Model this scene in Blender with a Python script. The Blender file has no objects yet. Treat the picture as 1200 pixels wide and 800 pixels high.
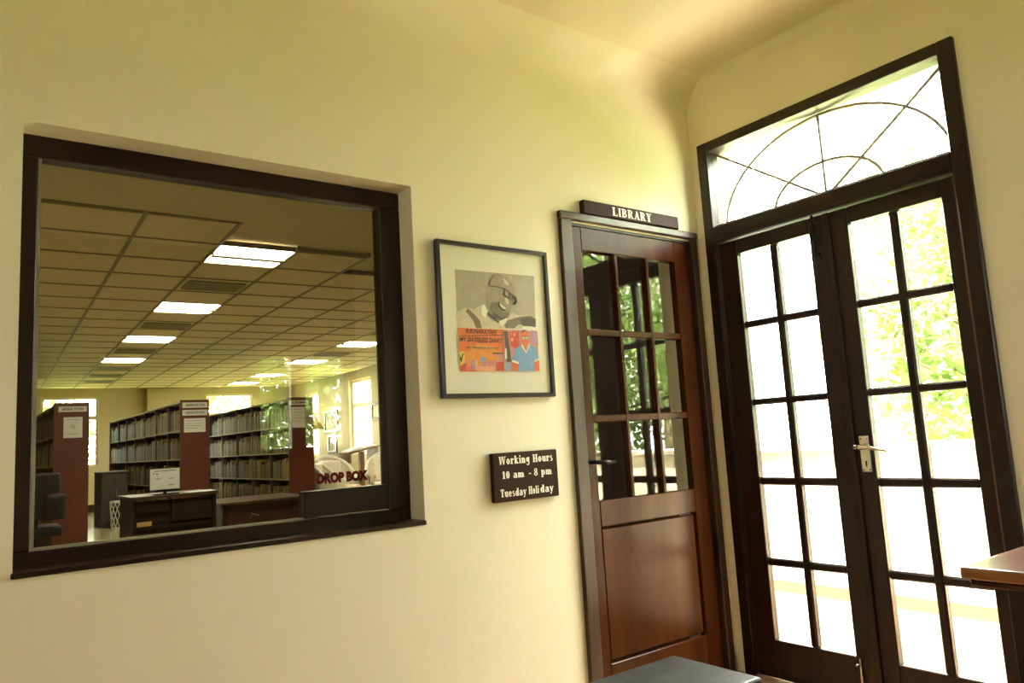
import bpy, bmesh, math, random
from mathutils import Vector, Matrix
random.seed(7)
scene = bpy.context.scene
COL = scene.collection

# ------------------------------------------------------------------ camera
def make_camera():
    f_px, yaw, pitch, roll = 881.05, math.radians(36.794), math.radians(7.3188), math.radians(-3.3785)
    fwd = Vector((math.sin(yaw)*math.cos(pitch), math.cos(yaw)*math.cos(pitch), math.sin(pitch)))
    rt = Vector((math.cos(yaw), -math.sin(yaw), 0)); up = rt.cross(fwd)
    r2 = rt*math.cos(roll) + up*math.sin(roll); u2 = -rt*math.sin(roll) + up*math.cos(roll)
    cd = bpy.data.cameras.new('camera'); co = bpy.data.objects.new('camera', cd); COL.objects.link(co)
    m = Matrix((r2, u2, -fwd)).transposed().to_4x4(); m.translation = (-3.0694, -2.4451, 1.168)
    co.matrix_world = m
    cd.sensor_fit = 'HORIZONTAL'; cd.sensor_width = 36; cd.lens = f_px/1200*36
    cd.clip_start = .02; cd.clip_end = 300
    scene.camera = co
make_camera()

# ------------------------------------------------------------------ world, sun, exposure
SKY, SUN, EXPO = 1.0, 3.6, 5.72
w = bpy.data.worlds.new('World'); scene.world = w; w.use_nodes = True
nt = w.node_tree; bg = nt.nodes['Background']
bg.inputs[0].default_value = (1.0, .98, .93, 1); bg.inputs[1].default_value = SKY
sd = bpy.data.lights.new('sun', 'SUN'); sd.energy = SUN; sd.angle = math.radians(.6); sd.color = (1, .93, .80)
so = bpy.data.objects.new('sun', sd); COL.objects.link(so); so.location = (-3, 8, 12)
so.rotation_euler = Vector((.20, -.60, -.77)).to_track_quat('-Z', 'Y').to_euler()
def portal(loc, direction, sx, sy):
    l = bpy.data.lights.new('daylight_portal', 'AREA'); l.shape = 'RECTANGLE'; l.size = sx; l.size_y = sy
    l.cycles.is_portal = True
    o = bpy.data.objects.new('daylight_portal', l); COL.objects.link(o); o.location = loc
    o.rotation_euler = Vector(direction).to_track_quat('-Z', 'Z').to_euler()
portal((.10, -.68, 1.3), (-1, 0, 0), 1.3, 2.6)
portal((-4.72, -2.3, 2.075), (1, 0, 0), .62, .47)
portal((-.495, -3.98, 1.7), (0, 1, 0), 1.0, 1.2)
vs = scene.view_settings
vs.view_transform = 'Standard'; vs.look = 'None'; vs.exposure = EXPO; vs.gamma = 1; vs.use_curve_mapping = False
cy = scene.cycles
cy.max_bounces = 14; cy.diffuse_bounces = 8; cy.glossy_bounces = 5; cy.transmission_bounces = 8
cy.transparent_max_bounces = 24; cy.sample_clamp_indirect = 8; cy.caustics_reflective = False; cy.caustics_refractive = False

# ------------------------------------------------------------------ materials
MATS = {}
def lin(c):
    return tuple((x/12.92 if x <= .04045 else ((x+.055)/1.055)**2.4) for x in [v/255 for v in c]) + (1,)
def mat(name, col, rough=.6, var=.0, scale=6, stretch=(1, 1, 1), bump=0, metal=0, coat=0, spec=.5, detail=4, col2=None, emit=0, trans=0):
    if name in MATS: return MATS[name]
    m = bpy.data.materials.new(name); m.use_nodes = True; MATS[name] = m
    n = m.node_tree.nodes; L = m.node_tree.links; b = n['Principled BSDF']
    b.inputs['Base Color'].default_value = col; b.inputs['Roughness'].default_value = rough
    b.inputs['Metallic'].default_value = metal; b.inputs['Coat Weight'].default_value = coat
    b.inputs['Coat Roughness'].default_value = .12; b.inputs['Specular IOR Level'].default_value = spec
    if emit:
        b.inputs['Emission Color'].default_value = col; b.inputs['Emission Strength'].default_value = emit
    if var or bump or col2:
        tc = n.new('ShaderNodeTexCoord'); mp = n.new('ShaderNodeMapping'); mp.inputs['Scale'].default_value = stretch
        L.new(tc.outputs['Object'], mp.inputs['Vector'])
        no = n.new('ShaderNodeTexNoise'); no.inputs['Scale'].default_value = scale; no.inputs['Detail'].default_value = detail
        L.new(mp.outputs[0], no.inputs['Vector'])
        if var or col2:
            mx = n.new('ShaderNodeMix'); mx.data_type = 'RGBA'
            if col2 is None:
                a = [max(0, c*(1-var)) for c in col[:3]] + [1]; c2 = [min(1, c*(1+var)) for c in col[:3]] + [1]
            else: a, c2 = list(col), list(col2)
            mx.inputs[6].default_value = a; mx.inputs[7].default_value = c2
            rp = n.new('ShaderNodeMapRange'); rp.inputs[1].default_value = .3; rp.inputs[2].default_value = .7
            L.new(no.outputs['Fac'], rp.inputs[0]); L.new(rp.outputs[0], mx.inputs[0])
            L.new(mx.outputs[2], b.inputs['Base Color'])
        if bump:
            bp = n.new('ShaderNodeBump'); bp.inputs['Strength'].default_value = bump; bp.inputs['Distance'].default_value = .01
            L.new(no.outputs['Fac'], bp.inputs['Height']); L.new(bp.outputs[0], b.inputs['Normal'])
    if trans:
        out = n['Material Output']; tr = n.new('ShaderNodeBsdfTranslucent'); tr.inputs[0].default_value = col
        ms = n.new('ShaderNodeMixShader'); ms.inputs[0].default_value = trans
        L.new(b.outputs[0], ms.inputs[1]); L.new(tr.outputs[0], ms.inputs[2]); L.new(ms.outputs[0], out.inputs[0])
    return m
def glass(name, tint=(.96, .97, .95, 1)):
    m = bpy.data.materials.new(name); m.use_nodes = True; MATS[name] = m
    n = m.node_tree.nodes; L = m.node_tree.links; n.remove(n['Principled BSDF'])
    g = n.new('ShaderNodeNewGeometry'); d = n.new('ShaderNodeVectorMath'); d.operation = 'DOT_PRODUCT'
    L.new(g.outputs['Incoming'], d.inputs[0]); L.new(g.outputs['Normal'], d.inputs[1])
    def mth(op, a, b=None):
        k = n.new('ShaderNodeMath'); k.operation = op
        if hasattr(a, 'links'): L.new(a, k.inputs[0])
        else: k.inputs[0].default_value = a
        if b is not None:
            if hasattr(b, 'links'): L.new(b, k.inputs[1])
            else: k.inputs[1].default_value = b
        return k.outputs[0]
    ab = mth('ABSOLUTE', d.outputs['Value']); om = mth('SUBTRACT', 1.0, ab); p5 = mth('POWER', om, 5.0)
    fr = mth('ADD', mth('MULTIPLY', p5, .957), .043)
    tr = n.new('ShaderNodeBsdfTransparent'); tr.inputs[0].default_value = tint
    gl = n.new('ShaderNodeBsdfGlossy'); gl.inputs['Roughness'].default_value = 0; gl.inputs[0].default_value = (1, 1, 1, 1)
    mx = n.new('ShaderNodeMixShader'); L.new(fr, mx.inputs[0]); L.new(tr.outputs[0], mx.inputs[1]); L.new(gl.outputs[0], mx.inputs[2])
    L.new(mx.outputs[0], n['Material Output'].inputs[0])
    return m
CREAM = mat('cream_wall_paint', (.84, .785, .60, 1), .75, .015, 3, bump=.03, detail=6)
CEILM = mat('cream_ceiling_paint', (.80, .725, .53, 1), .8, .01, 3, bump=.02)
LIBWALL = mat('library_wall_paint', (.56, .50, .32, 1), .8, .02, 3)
WOOD = mat('dark_varnished_wood', (.020, .009, .0045, 1), .36, .35, 5, (1, 1, .12), bump=.04, coat=.08, spec=.28)
DOORWOOD = mat('red_brown_varnished_wood', (.052, .0145, .0034, 1), .24, .38, 7, (1.4, 1.4, .14), bump=.04, coat=0, spec=.17)
TRIMWOOD = mat('worn_door_frame_wood', (.050, .026, .013, 1), .36, .4, 9, (1, 1, .25), bump=.08, coat=.2, spec=.4)
SIGNWOOD = mat('sign_board_wood', (.036, .012, .006, 1), .55, .2, 7, (.3, 1, 1), coat=0, spec=.12)
TABLEWOOD = mat('orange_table_wood', (.26, .085, .018, 1), .3, .3, 6, (.25, 1.2, 1), bump=.03, coat=.5)
PANELWOOD = mat('bookcase_red_wood', (.12, .030, .012, 1), .5, .12, 4, (1, 1, .3))
DARKWOOD = mat('library_dark_furniture', (.022, .012, .007, 1), .5, .2, 4, spec=.25)
GLASS = glass('clear_window_glass')
PGLASS = glass('thin_picture_glass', (1, 1, 1, 1))
DARKENED = mat('darkened_wall', (.045, .024, .012, 1), .6, .2, 3, spec=.2)  # invented dark finish that keeps two walls from brightening the glass
WGLASS = glass('viewing_window_glass', (.86, .86, .80, 1))
STEEL = mat('satin_steel', (.75, .70, .62, 1), .25, metal=1)
BLACKM = mat('black_metal', (.012, .012, .012, 1), .35, metal=.6)
IVORY = mat('ivory_letter_paint', (.88, .82, .68, 1), .6)
WHITEP = mat('white_paper', (.80, .80, .76, 1), .7, .03, 8)
INK = mat('grey_ink', (.06, .06, .06, 1), .8)
REDP = mat('red_letter_film', (.13, .003, .006, 1), .6, spec=.2)
FLOORM = mat('lobby_floor_tile', (.34, .19, .09, 1), .4, .15, 4)
LIBFLOOR = mat('library_floor_polished', (.44, .36, .19, 1), .18, .1, 1.5, coat=.3)
GRIDM = mat('ceiling_grid_metal', (.22, .18, .11, 1), .6)
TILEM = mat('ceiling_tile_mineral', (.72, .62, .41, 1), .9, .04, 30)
FRAMEW = mat('cream_window_frame_paint', (.80, .74, .58, 1), .6)

# ------------------------------------------------------------------ mesh helpers
class MB:
    def __init__(s): s.bm = bmesh.new(); s.mi = 0
    def box(s, x0, x1, y0, y1, z0, z1, bev=0, seg=1):
        vs_ = [s.bm.verts.new(p) for p in ((x0,y0,z0),(x1,y0,z0),(x1,y1,z0),(x0,y1,z0),(x0,y0,z1),(x1,y0,z1),(x1,y1,z1),(x0,y1,z1))]
        fs = [s.bm.faces.new([vs_[i] for i in q]) for q in ((3,2,1,0),(4,5,6,7),(0,1,5,4),(1,2,6,5),(2,3,7,6),(3,0,4,7))]
        for f in fs: f.material_index = s.mi
        if bev:
            es = list({e for f in fs for e in f.edges})
            bmesh.ops.bevel(s.bm, geom=es, offset=bev, segments=seg, affect='EDGES', profile=.6)
        return s
    def face(s, pts):
        try:
            f = s.bm.faces.new([s.bm.verts.new(p) for p in pts]); f.material_index = s.mi; return f
        except ValueError: return None
    def prism(s, pts, vec):                     # closed outline extruded by vec
        a = [s.bm.verts.new(p) for p in pts]; v = Vector(vec); b = [s.bm.verts.new(Vector(p)+v) for p in pts]
        n = len(pts); fs = [s.bm.faces.new(a[::-1]), s.bm.faces.new(b)]
        for i in range(n): fs.append(s.bm.faces.new((a[i], a[(i+1)%n], b[(i+1)%n], b[i])))
        for f in fs: f.material_index = s.mi
        return s
    def tube(s, pts, r, n=8, r2=None, cap=True):
        pts = [Vector(p) for p in pts]; rings = []
        for i, p in enumerate(pts):
            t = (pts[min(i+1, len(pts)-1)] - pts[max(i-1, 0)]).normalized()
            ref = Vector((0,0,1)) if abs(t.z) < .95 else Vector((1,0,0))
            a = t.cross(ref).normalized(); b = t.cross(a)
            k = i/max(1, len(pts)-1); rr = r if r2 is None else r + (r2-r)*k
            if isinstance(r, (list, tuple)): rr = r[i]
            rings.append([s.bm.verts.new(p + (a*math.cos(2*math.pi*j/n) + b*math.sin(2*math.pi*j/n))*rr) for j in range(n)])
        for q, w_ in zip(rings, rings[1:]):
            for j in range(n): s.bm.faces.new((q[j], q[(j+1)%n], w_[(j+1)%n], w_[j])).material_index = s.mi
        if cap:
            s.bm.faces.new(rings[0][::-1]).material_index = s.mi; s.bm.faces.new(rings[-1]).material_index = s.mi
        return s
    def lathe(s, prof, c, n=20):
        rings = []
        for r, z in prof: rings.append([s.bm.verts.new((c[0]+r*math.cos(2*math.pi*j/n), c[1]+r*math.sin(2*math.pi*j/n), c[2]+z)) for j in range(n)])
        for q, w_ in zip(rings, rings[1:]):
            for j in range(n): s.bm.faces.new((q[j], q[(j+1)%n], w_[(j+1)%n], w_[j])).material_index = s.mi
        if prof[0][0] > 1e-4: s.bm.faces.new(rings[0][::-1])
        if prof[-1][0] > 1e-4: s.bm.faces.new(rings[-1])
        return s
def wloc(o):
    v = Vector((0,0,0))
    while o is not None: v += o.location; o = o.parent
    return v
def obj(name, mb, m, parent=None, smooth=False, origin=None):
    bm = mb.bm
    bmesh.ops.recalc_face_normals(bm, faces=bm.faces)
    vs_ = [v.co for v in bm.verts]
    lo = Vector([min(v[i] for v in vs_) for i in range(3)]); hi = Vector([max(v[i] for v in vs_) for i in range(3)])
    c = Vector(((lo.x+hi.x)/2, (lo.y+hi.y)/2, lo.z)) if origin is None else Vector(origin)
    bmesh.ops.translate(bm, verts=bm.verts, vec=-c)
    me = bpy.data.meshes.new(name); bm.to_mesh(me); bm.free()
    for mm in (m if isinstance(m, (list, tuple)) else [m]): me.materials.append(mm)
    if smooth:
        for p in me.polygons: p.use_smooth = True
    o = bpy.data.objects.new(name, me); COL.objects.link(o)
    if parent is not None: o.parent = parent; o.location = c - wloc(parent)
    else: o.location = c
    return o
def tag(o, label, cat, group=None, kind=None):
    o['label'] = label; o['category'] = cat
    if group: o['group'] = group
    if kind: o['kind'] = kind
    return o
def empty(name, loc, label=None, cat=None, group=None, kind=None, rz=0):
    o = bpy.data.objects.new(name, None); COL.objects.link(o); o.location = loc; o.rotation_euler = (0, 0, rz); o.empty_display_size = .1
    if label: tag(o, label, cat, group, kind)
    return o
def struct(name, mb, m, label, cat):
    return tag(obj(name, mb, m), label, cat, kind='structure')
def part(name, m, parent, *boxes, bev=0, label=None):
    mb = MB()
    for b in boxes: mb.box(*b, bev=bev)
    o = obj(name, mb, m, parent)
    if label: o['label'] = label
    return o
def place(src, loc, parent=None):
    c = src.copy(); COL.objects.link(c); c.parent = parent; c.location = loc
    return c

# ---- sans lettering from the built-in font, laid flat as a mesh
def sans(body, x, z, width, height, y, name, m, parent, axis='y-', shear=0, bold=0, depth=.0006):
    cu = bpy.data.curves.new('lettering', 'FONT'); cu.body = body; cu.size = 1; cu.shear = shear; cu.offset = bold
    cu.resolution_u = 3; cu.fill_mode = 'FRONT'; cu.extrude = 0
    t = bpy.data.objects.new('lettering', cu); COL.objects.link(t)
    dg = bpy.context.evaluated_depsgraph_get(); me = bpy.data.meshes.new_from_object(t.evaluated_get(dg))
    bpy.data.objects.remove(t); bpy.data.curves.remove(cu)
    xs = [v.co.x for v in me.vertices]; ys = [v.co.y for v in me.vertices]
    x0, x1, y0, y1 = min(xs), max(xs), min(ys), max(ys)
    mb = MB(); mb.bm.from_mesh(me); bpy.data.meshes.remove(me)
    for v in mb.bm.verts:
        a = (v.co.x-x0)/(x1-x0)*width; b = (v.co.y-y0)/(y1-y0)*height
        v.co = (x+a, y, z+b) if axis == 'y-' else (y, x-a, z+b)
    return obj(name, mb, m, parent)

# ---- slab serif lettering, drawn stroke by stroke
class Slab:
    ST, TH, SF = .225, .10, .085
    def __init__(s): s.polys = []
    def q(s, *p): s.polys.append(list(p))
    def V(s, x, y0, y1, w=None): w = (w or s.ST)/2; s.q((x-w,y0),(x+w,y0),(x+w,y1),(x-w,y1))
    def H(s, x0, x1, y, t=None): t = (t or s.TH)/2; s.q((x0,y-t),(x1,y-t),(x1,y+t),(x0,y+t))
    def S(s, x, y, w=.34): d = s.SF if y < .3 else -s.SF; s.q((x-w/2,y),(x+w/2,y),(x+w/2,y+d),(x-w/2,y+d))
    def D(s, x0, y0, x1, y1, w): s.q((x0-w/2,y0),(x0+w/2,y0),(x1+w/2,y1),(x1-w/2,y1))
    def R(s, cx, cy_, rx, ry, a0=0, a1=360, tw=None, th=None):
        tw = tw or s.ST*.95; th = th or s.TH; n = max(4, int(abs(a1-a0)/22))
        for i in range(n):
            p = []
            for a, ins in ((a0+(a1-a0)*i/n, 0), (a0+(a1-a0)*(i+1)/n, 0), (a0+(a1-a0)*(i+1)/n, 1), (a0+(a1-a0)*i/n, 1)):
                c, sn = math.cos(math.radians(a)), math.sin(math.radians(a))
                p.append((cx+(rx-tw*ins)*c, cy_+(ry-th*ins)*sn))
            s.polys.append(p)
def glyph(ch):
    s = Slab(); X = .69; a = .55
    if ch == 'W':
        a = 1.0
        s.D(.22,0,.10,1,.18); s.D(.24,0,.42,1,.09); s.D(.66,0,.50,1,.18); s.D(.68,0,.86,1,.09); s.S(.12,1,.30); s.S(.48,1,.28); s.S(.86,1,.26)
    elif ch == 'o': s.R(.25,X/2,.25,X/2+.02); a = .56
    elif ch == '0': s.R(.25,.5,.25,.51); a = .56
    elif ch == 'r': s.V(.14,0,X); s.S(.14,0); s.S(.10,X,.22); s.R(.34,X-.24,.17,.24,50,170,.12,.12); s.R(.40,X-.12,.09,.10,tw=.089,th=.099); a = .50
    elif ch == 'k': s.V(.14,0,1); s.S(.14,0); s.S(.10,1,.22); s.D(.22,.30,.42,X,.09); s.D(.46,0,.28,.40,.19); s.S(.44,X,.24); s.S(.47,0,.28); a = .63
    elif ch == 'i': s.V(.15,0,X); s.S(.15,0); s.S(.11,X,.22); s.R(.15,.90,.11,.11,tw=.109,th=.109); a = .32
    elif ch == 'l': s.V(.15,0,1); s.S(.15,0); s.S(.11,1,.22); a = .32
    elif ch in 'nm':
        s.V(.14,0,X); s.S(.14,0,.30); s.S(.10,X,.22); s.R(.30,X-.25,.22,.26,0,150); s.V(.42,0,X-.25); s.S(.43,0,.28); a = .60
        if ch == 'm': s.R(.60,X-.25,.22,.26,0,150); s.V(.72,0,X-.25); s.S(.73,0,.28); a = .90
    elif ch == 'u': s.V(.14,.2,X); s.S(.10,X,.22); s.R(.28,.25,.24,.27,180,330); s.V(.44,0,X); s.S(.40,X,.22); s.S(.49,0,.18); a = .61
    elif ch == 'g': s.R(.25,.40,.23,.30); s.V(.42,-.15,X-.02,.15); s.R(.27,-.12,.225,.2,180,360,.15); s.S(.47,X,.16); a = .58
    elif ch == 'p': s.V(.14,-.3,X); s.R(.30,X/2,.25,X/2+.02); s.q((-.02,-.3),(.30,-.3),(.30,-.225),(-.02,-.225)); s.S(.10,X,.22); a = .60
    elif ch == 'd': s.R(.25,X/2,.25,X/2+.02); s.V(.42,0,1); s.S(.38,1,.22); s.S(.48,0,.16); a = .60
    elif ch == 'a': s.R(.22,.20,.22,.23,tw=.16); s.V(.42,.05,X-.2); s.R(.27,X-.21,.25,.23,0,165); s.S(.48,0,.16); a = .59
    elif ch == 'e': s.R(.25,X/2,.25,X/2+.02,8,330); s.H(.08,.46,X/2+.02,.08); a = .54
    elif ch == 's': s.R(.21,.51,.19,.20,30,275,.15,.11); s.R(.21,.20,.21,.22,-150,95,.15,.11); a = .46
    elif ch == 'y': s.D(.27,.02,.12,X,.19); s.D(.20,-.24,.46,X,.09); s.S(.13,X,.28); s.S(.46,X,.20); s.R(.14,-.2,.10,.10,tw=.099,th=.099); a = .58
    elif ch == 'H': s.V(.16,0,1); s.V(.56,0,1); s.H(.16,.56,.5); [s.S(x,y) for x in (.16,.56) for y in (0,1)]; a = .76
    elif ch == 'T': s.V(.30,0,1); s.S(.30,0); s.H(.02,.58,.96); s.q((.02,.72),(.07,.72),(.12,1),(.02,1)); s.q((.53,.72),(.58,.72),(.58,1),(.48,1)); a = .60
    elif ch == '1': s.V(.24,0,1); s.S(.24,0,.40); s.q((.04,.80),(.16,.80),(.2,1),(.16,1)); a = .48
    elif ch == '8': s.R(.26,.74,.22,.27,tw=.15,th=.085); s.R(.26,.26,.26,.28,tw=.17,th=.085); a = .58
    elif ch == '-': s.H(.04,.30,.30,.14); a = .40
    elif ch == 'L': s.V(.16,0,1); s.S(.16,0); s.S(.16,1); s.H(.16,.56,.04); s.q((.50,0),(.56,0),(.56,.30),(.51,.30)); a = .62
    elif ch == 'I': s.V(.17,0,1); s.S(.17,0); s.S(.17,1); a = .38
    elif ch == 'B': s.V(.16,0,1); s.S(.10,0,.22); s.S(.10,1,.22); s.R(.28,.74,.28,.26,-90,90,.18); s.R(.30,.27,.30,.27,-90,90,.18); s.H(.1,.3,.96); s.H(.1,.3,.5); s.H(.1,.3,.04); a = .66
    elif ch == 'R': s.V(.16,0,1); s.S(.16,0); s.S(.10,1,.22); s.R(.30,.73,.28,.27,-90,90,.18); s.H(.1,.32,.96); s.H(.1,.32,.50); s.D(.56,0,.36,.5,.19); s.S(.58,0,.26); a = .72
    elif ch == 'A': s.D(.12,0,.34,1,.08); s.D(.54,0,.34,1,.19); s.H(.2,.5,.3); s.S(.12,0,.28); s.S(.55,0,.30); a = .70
    elif ch == 'Y': s.V(.32,0,.5); s.S(.32,0); s.D(.32,.42,.14,1,.19); s.D(.32,.42,.52,1,.09); s.S(.14,1,.30); s.S(.52,1,.26); a = .68
    elif ch == ' ': a = .34
    return s.polys, a
def slab_text(body, x, z, width, cap, y, name, m, parent, depth=.0015):
    adv = 0; all_p = []
    for ch in body:
        ps, a = glyph(ch); all_p += [[(px+adv, py) for px, py in p] for p in ps]; adv += a + .06
    adv -= .06; kx = width/adv; mb = MB()
    for i, p in enumerate(all_p):
        yy = y - depth*(1 + (i % 7)*.03)
        mb.face([(x+px*kx, yy, z+py*cap) for px, py in p])
    return obj(name, mb, m, parent)

# ================================================================== LOBBY SHELL
H = 2.9465
mb = MB(); T = .22
WX0, WX1, WZ0, WZ1 = -2.933, -1.682, .8776, 2.15
DX0, DX1, DZ1 = -.90, -.075, 2.11
mb.box(-4.8, WX0, 0, T, 0, 3.1); mb.box(WX0, WX1, 0, T, 0, WZ0); mb.box(WX0, WX1, 0, T, WZ1, 3.1)
mb.box(WX1, DX0, 0, T, 0, 3.1); mb.box(DX0, DX1, 0, T, DZ1, 3.1); mb.box(DX1, 0, 0, T, 0, 3.1)
struct('wall_north', mb, CREAM, 'cream yellow wall with the viewing window and the library door', 'wall')
mb = MB()
BY0, BY1, BZ1 = -.075, -1.285, 2.585
mb.box(0, T, BY0, T, 0, 3.1); mb.box(0, T, BY1, BY0, BZ1, 3.1); mb.box(0, T, -4.12, BY1, 0, 3.1)
struct('wall_east', mb, CREAM, 'cream yellow wall around the glazed double doors', 'wall')
mb = MB()
RX0, RX1, RZ0, RZ1 = -.92, -.07, 1.165, 2.06
mb.box(-4.8, RX0, -4.12, -3.9, 0, 3.1); mb.box(RX1, 0, -4.12, -3.9, 0, 3.1)
mb.box(RX0, RX1, -4.12, -3.9, 0, RZ0); mb.box(RX0, RX1, -4.12, -3.9, RZ1, 3.1)
struct('wall_south', mb, DARKENED, 'lobby wall behind the viewer with a garden window, darkened to dim reflections', 'wall')  # dark finish added to weaken the reflected veil on the viewing window
QY0, QY1, QZ0, QZ1 = -2.60, -2.00, 1.85, 2.30
mb = MB(); mb.box(-4.8, -4.6, -3.9, QY0, 0, 3.1); mb.box(-4.8, -4.6, QY1, 0, 0, 3.1); mb.box(-4.8, -4.6, QY0, QY1, 0, QZ0); mb.box(-4.8, -4.6, QY0, QY1, QZ1, 3.1)
struct('wall_west', mb, CREAM, 'cream lobby wall with a window opposite the glazed double doors', 'wall')
struct('floor', MB().box(-4.8, T, -4.12, T, -.12, 0), FLOORM, 'terracotta brown tiled floor of the lobby', 'floor')
mb = MB(); mb.box(-4.8, T, -4.12, T, H, H+.25)
struct('ceiling', mb, CEILM, 'cream plaster ceiling of the lobby', 'ceiling')
def cove(pts_c, along, r, name, label):
    # concave quarter fillet between wall and ceiling
    c, du, dz = pts_c
    out = [(c[0], c[1], c[2])]
    for i in range(25):
        a = math.pi/2*i/24
        g, k = 1-math.sin(a), 1-math.cos(a)
        out.append((c[0]+du[0]*r*g, c[1]+du[1]*r*g, c[2]-r*k))
    m_ = MB(); m_.prism(out, along)
    struct(name, m_, CREAM, label, 'trim')
cove(((-4.6, 0, H), (0, -1), -1), (4.6, 0, 0), .15, 'trim_1', 'soft plaster coving above the library door wall')
cove(((0, -3.9, H), (-1, 0), -1), (0, 3.9, 0), .05, 'trim_2', 'soft plaster coving above the glazed double doors')

# ------------------------------------------------------------------ viewing window
W1 = empty('window_1', (-2.3, .12, WZ0), 'large fixed viewing window in a dark wooden frame showing bookshelves', 'window', kind='structure')
FY0, FY1 = .10, .165
part('head', WOOD, W1, (WX0, WX1, FY0, FY1, 2.083, WZ1), bev=.004)
part('stile', WOOD, W1, (WX0, -2.887, FY0, FY1, WZ0+.055, 2.083), bev=.004)
part('stile', WOOD, W1, (-1.770, WX1, FY0, FY1, WZ0+.055, 2.083), bev=.004)
part('bottom_rail', WOOD, W1, (WX0, WX1, FY0, FY1, WZ0, WZ0+.055), bev=.004)
part('sill', WOOD, W1, (WX0-.004, WX1+.004, -.006, FY0, WZ0-.002, WZ0+.014), bev=.003)
for b in ((-2.887, -2.878, .112, .125, .934, 2.083), (-2.878, -1.770, .112, .125, .9326, .940)):
    part('glazing_bead', mat('grey_putty_bead', (.30, .27, .19, 1), .6), W1, b)
part('pane', WGLASS, W1, (-2.889, -1.768, .128, .133, .930, 2.087))
dbx = part('drop_box_hatch', WOOD, W1, (-2.094, -1.770, .102, .150, .936, 1.027), bev=.002, label='dark wooden book drop hatch under red lettering')
part('slot_lip', STEEL, dbx, (-2.06, -1.776, .099, .103, .9365, .939))
sans('DROP BOX', -2.037, 1.047, .196, .038, .1275, 'lettering', REDP, W1, bold=.075)['label'] = 'red bold lettering on the glass'

# ------------------------------------------------------------------ library door
D1 = empty('door_1', (-.49, .03, 0), 'brown varnished library door with nine glass panes above a solid panel', 'door', kind='structure')
fr = part('frame_post', TRIMWOOD, D1, (-.951, -.884, -.02, .10, 0, 2.118), bev=.004)
part('frame_post', TRIMWOOD, D1, (-.082, -.036, -.02, .10, 0, 2.118), bev=.004)
part('frame_head', TRIMWOOD, D1, (-.953, -.034, -.024, .10, 2.118, 2.152), bev=.004)
part('frame_bead', WOOD, D1, (-.884, -.082, .005, .016, 2.098, 2.118), bev=.002)
L1 = empty('door_leaf', (0, 0, 0)); L1.parent = D1
LF = (.012, .052)
def lp(n, x0, x1, z0, z1, y0=LF[0], y1=LF[1], m=DOORWOOD, bev=.003): return part(n, m, L1, (x0, x1, y0, y1, z0, z1), bev=bev)
lp('stile', -.882, -.808, .004, 2.114); lp('stile', -.187, -.084, .004, 2.114)
lp('rail', -.808, -.187, 1.993, 2.114); lp('rail', -.808, -.187, .765, .875); lp('rail', -.808, -.187, .004, .20)
for x in (-.598, -.388): lp('muntin', x-.011, x+.011, .875, 1.993, y1=.050, bev=.004)
for z in (1.617, 1.231): lp('muntin', -.808, -.187, z-.016, z+.016, y0=.014, y1=.049, bev=.004)
xs = [(-.808, -.609), (-.587, -.399), (-.377, -.187)]; zs = [(1.633, 1.993), (1.247, 1.601), (.875, 1.215)]
for x0, x1 in xs:
    for z0, z1 in zs: lp('pane', x0, x1, z0, z1, .034, .038, GLASS, 0)
lp('panel', -.800, -.195, .208, .757, .022, .046, bev=.006)
lp('keyhole_plate', -.858, -.846, .985, 1.015, .009, .013, BLACKM, .001)
mb = MB(); mb.tube([(-.852, .012, 1.045), (-.852, -.035, 1.045)], .009, 10); mb.tube([(-.852, -.035, 1.045), (-.80, -.042, 1.043), (-.745, -.036, 1.039)], [.011, .009, .008], 10)
obj('lever', mb, BLACKM, L1, True)['label'] = 'black metal lever handle'
lp('latch_plate', -.866, -.858, 1.06, 1.09, .009, .013, BLACKM, .001)

# ------------------------------------------------------------------ glazed double doors with fanlight
D2 = empty('door_2', (.02, -.68, 0), 'tall dark wooden glazed double doors with a fanlight, opening on a terrace', 'door', kind='structure')
def yp(n, par, y0, y1, z0, z1, x0, x1, m=WOOD, bev=.004): return part(n, m, par, (x0, x1, min(y0, y1), max(y0, y1), z0, z1), bev=bev)
FXA, FXB = -.022, .075
yp('frame_post', D2, -.0555, -.113, 0, 2.607, FXA, FXB); yp('frame_post', D2, -1.245, -1.306, 0, 2.607, FXA, FXB)
yp('frame_head', D2, -.113, -1.245, 2.556, 2.607, FXA, FXB)
yp('transom_bar', D2, -.113, -1.245, 2.076, 2.160, FXA, FXB)
yp('transom_moulding', D2, -.113, -1.245, 2.076, 2.088, FXA-.012, FXA, bev=.003)
yp('fanlight_bead', D2, -.113, -1.245, 2.160, 2.172, .0, .014, bev=.003)
yp('fanlight_pane', D2, -.113, -1.245, 2.160, 2.556, .026, .030, GLASS, 0)
GR = mat('grey_painted_grille_iron', (.40, .37, .26, 1), .6)
ac = (.064, -.684, 2.162)
def arc(r, ry): return [(ac[0], ac[1]+r*math.cos(math.pi*i/28), ac[2]+ry*math.sin(math.pi*i/28)) for i in range(29)]
for r, ry in ((.545, .385), (.265, .165)): obj('grille_arc', MB().tube(arc(r, ry), .0075, 6), GR, D2, True)
for e in ((ac[0], -.118, 2.552), (ac[0], -.684, 2.552), (ac[0], -1.24, 2.552)):
    obj('grille_bar', MB().tube([ac, e], .0075, 6), GR, D2, True)
ZR = [(1.664, 2.001), (1.287, 1.630), (.918, 1.255), (.547, .881), (.178, .511)]
LX0, LX1 = .002, .044
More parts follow.
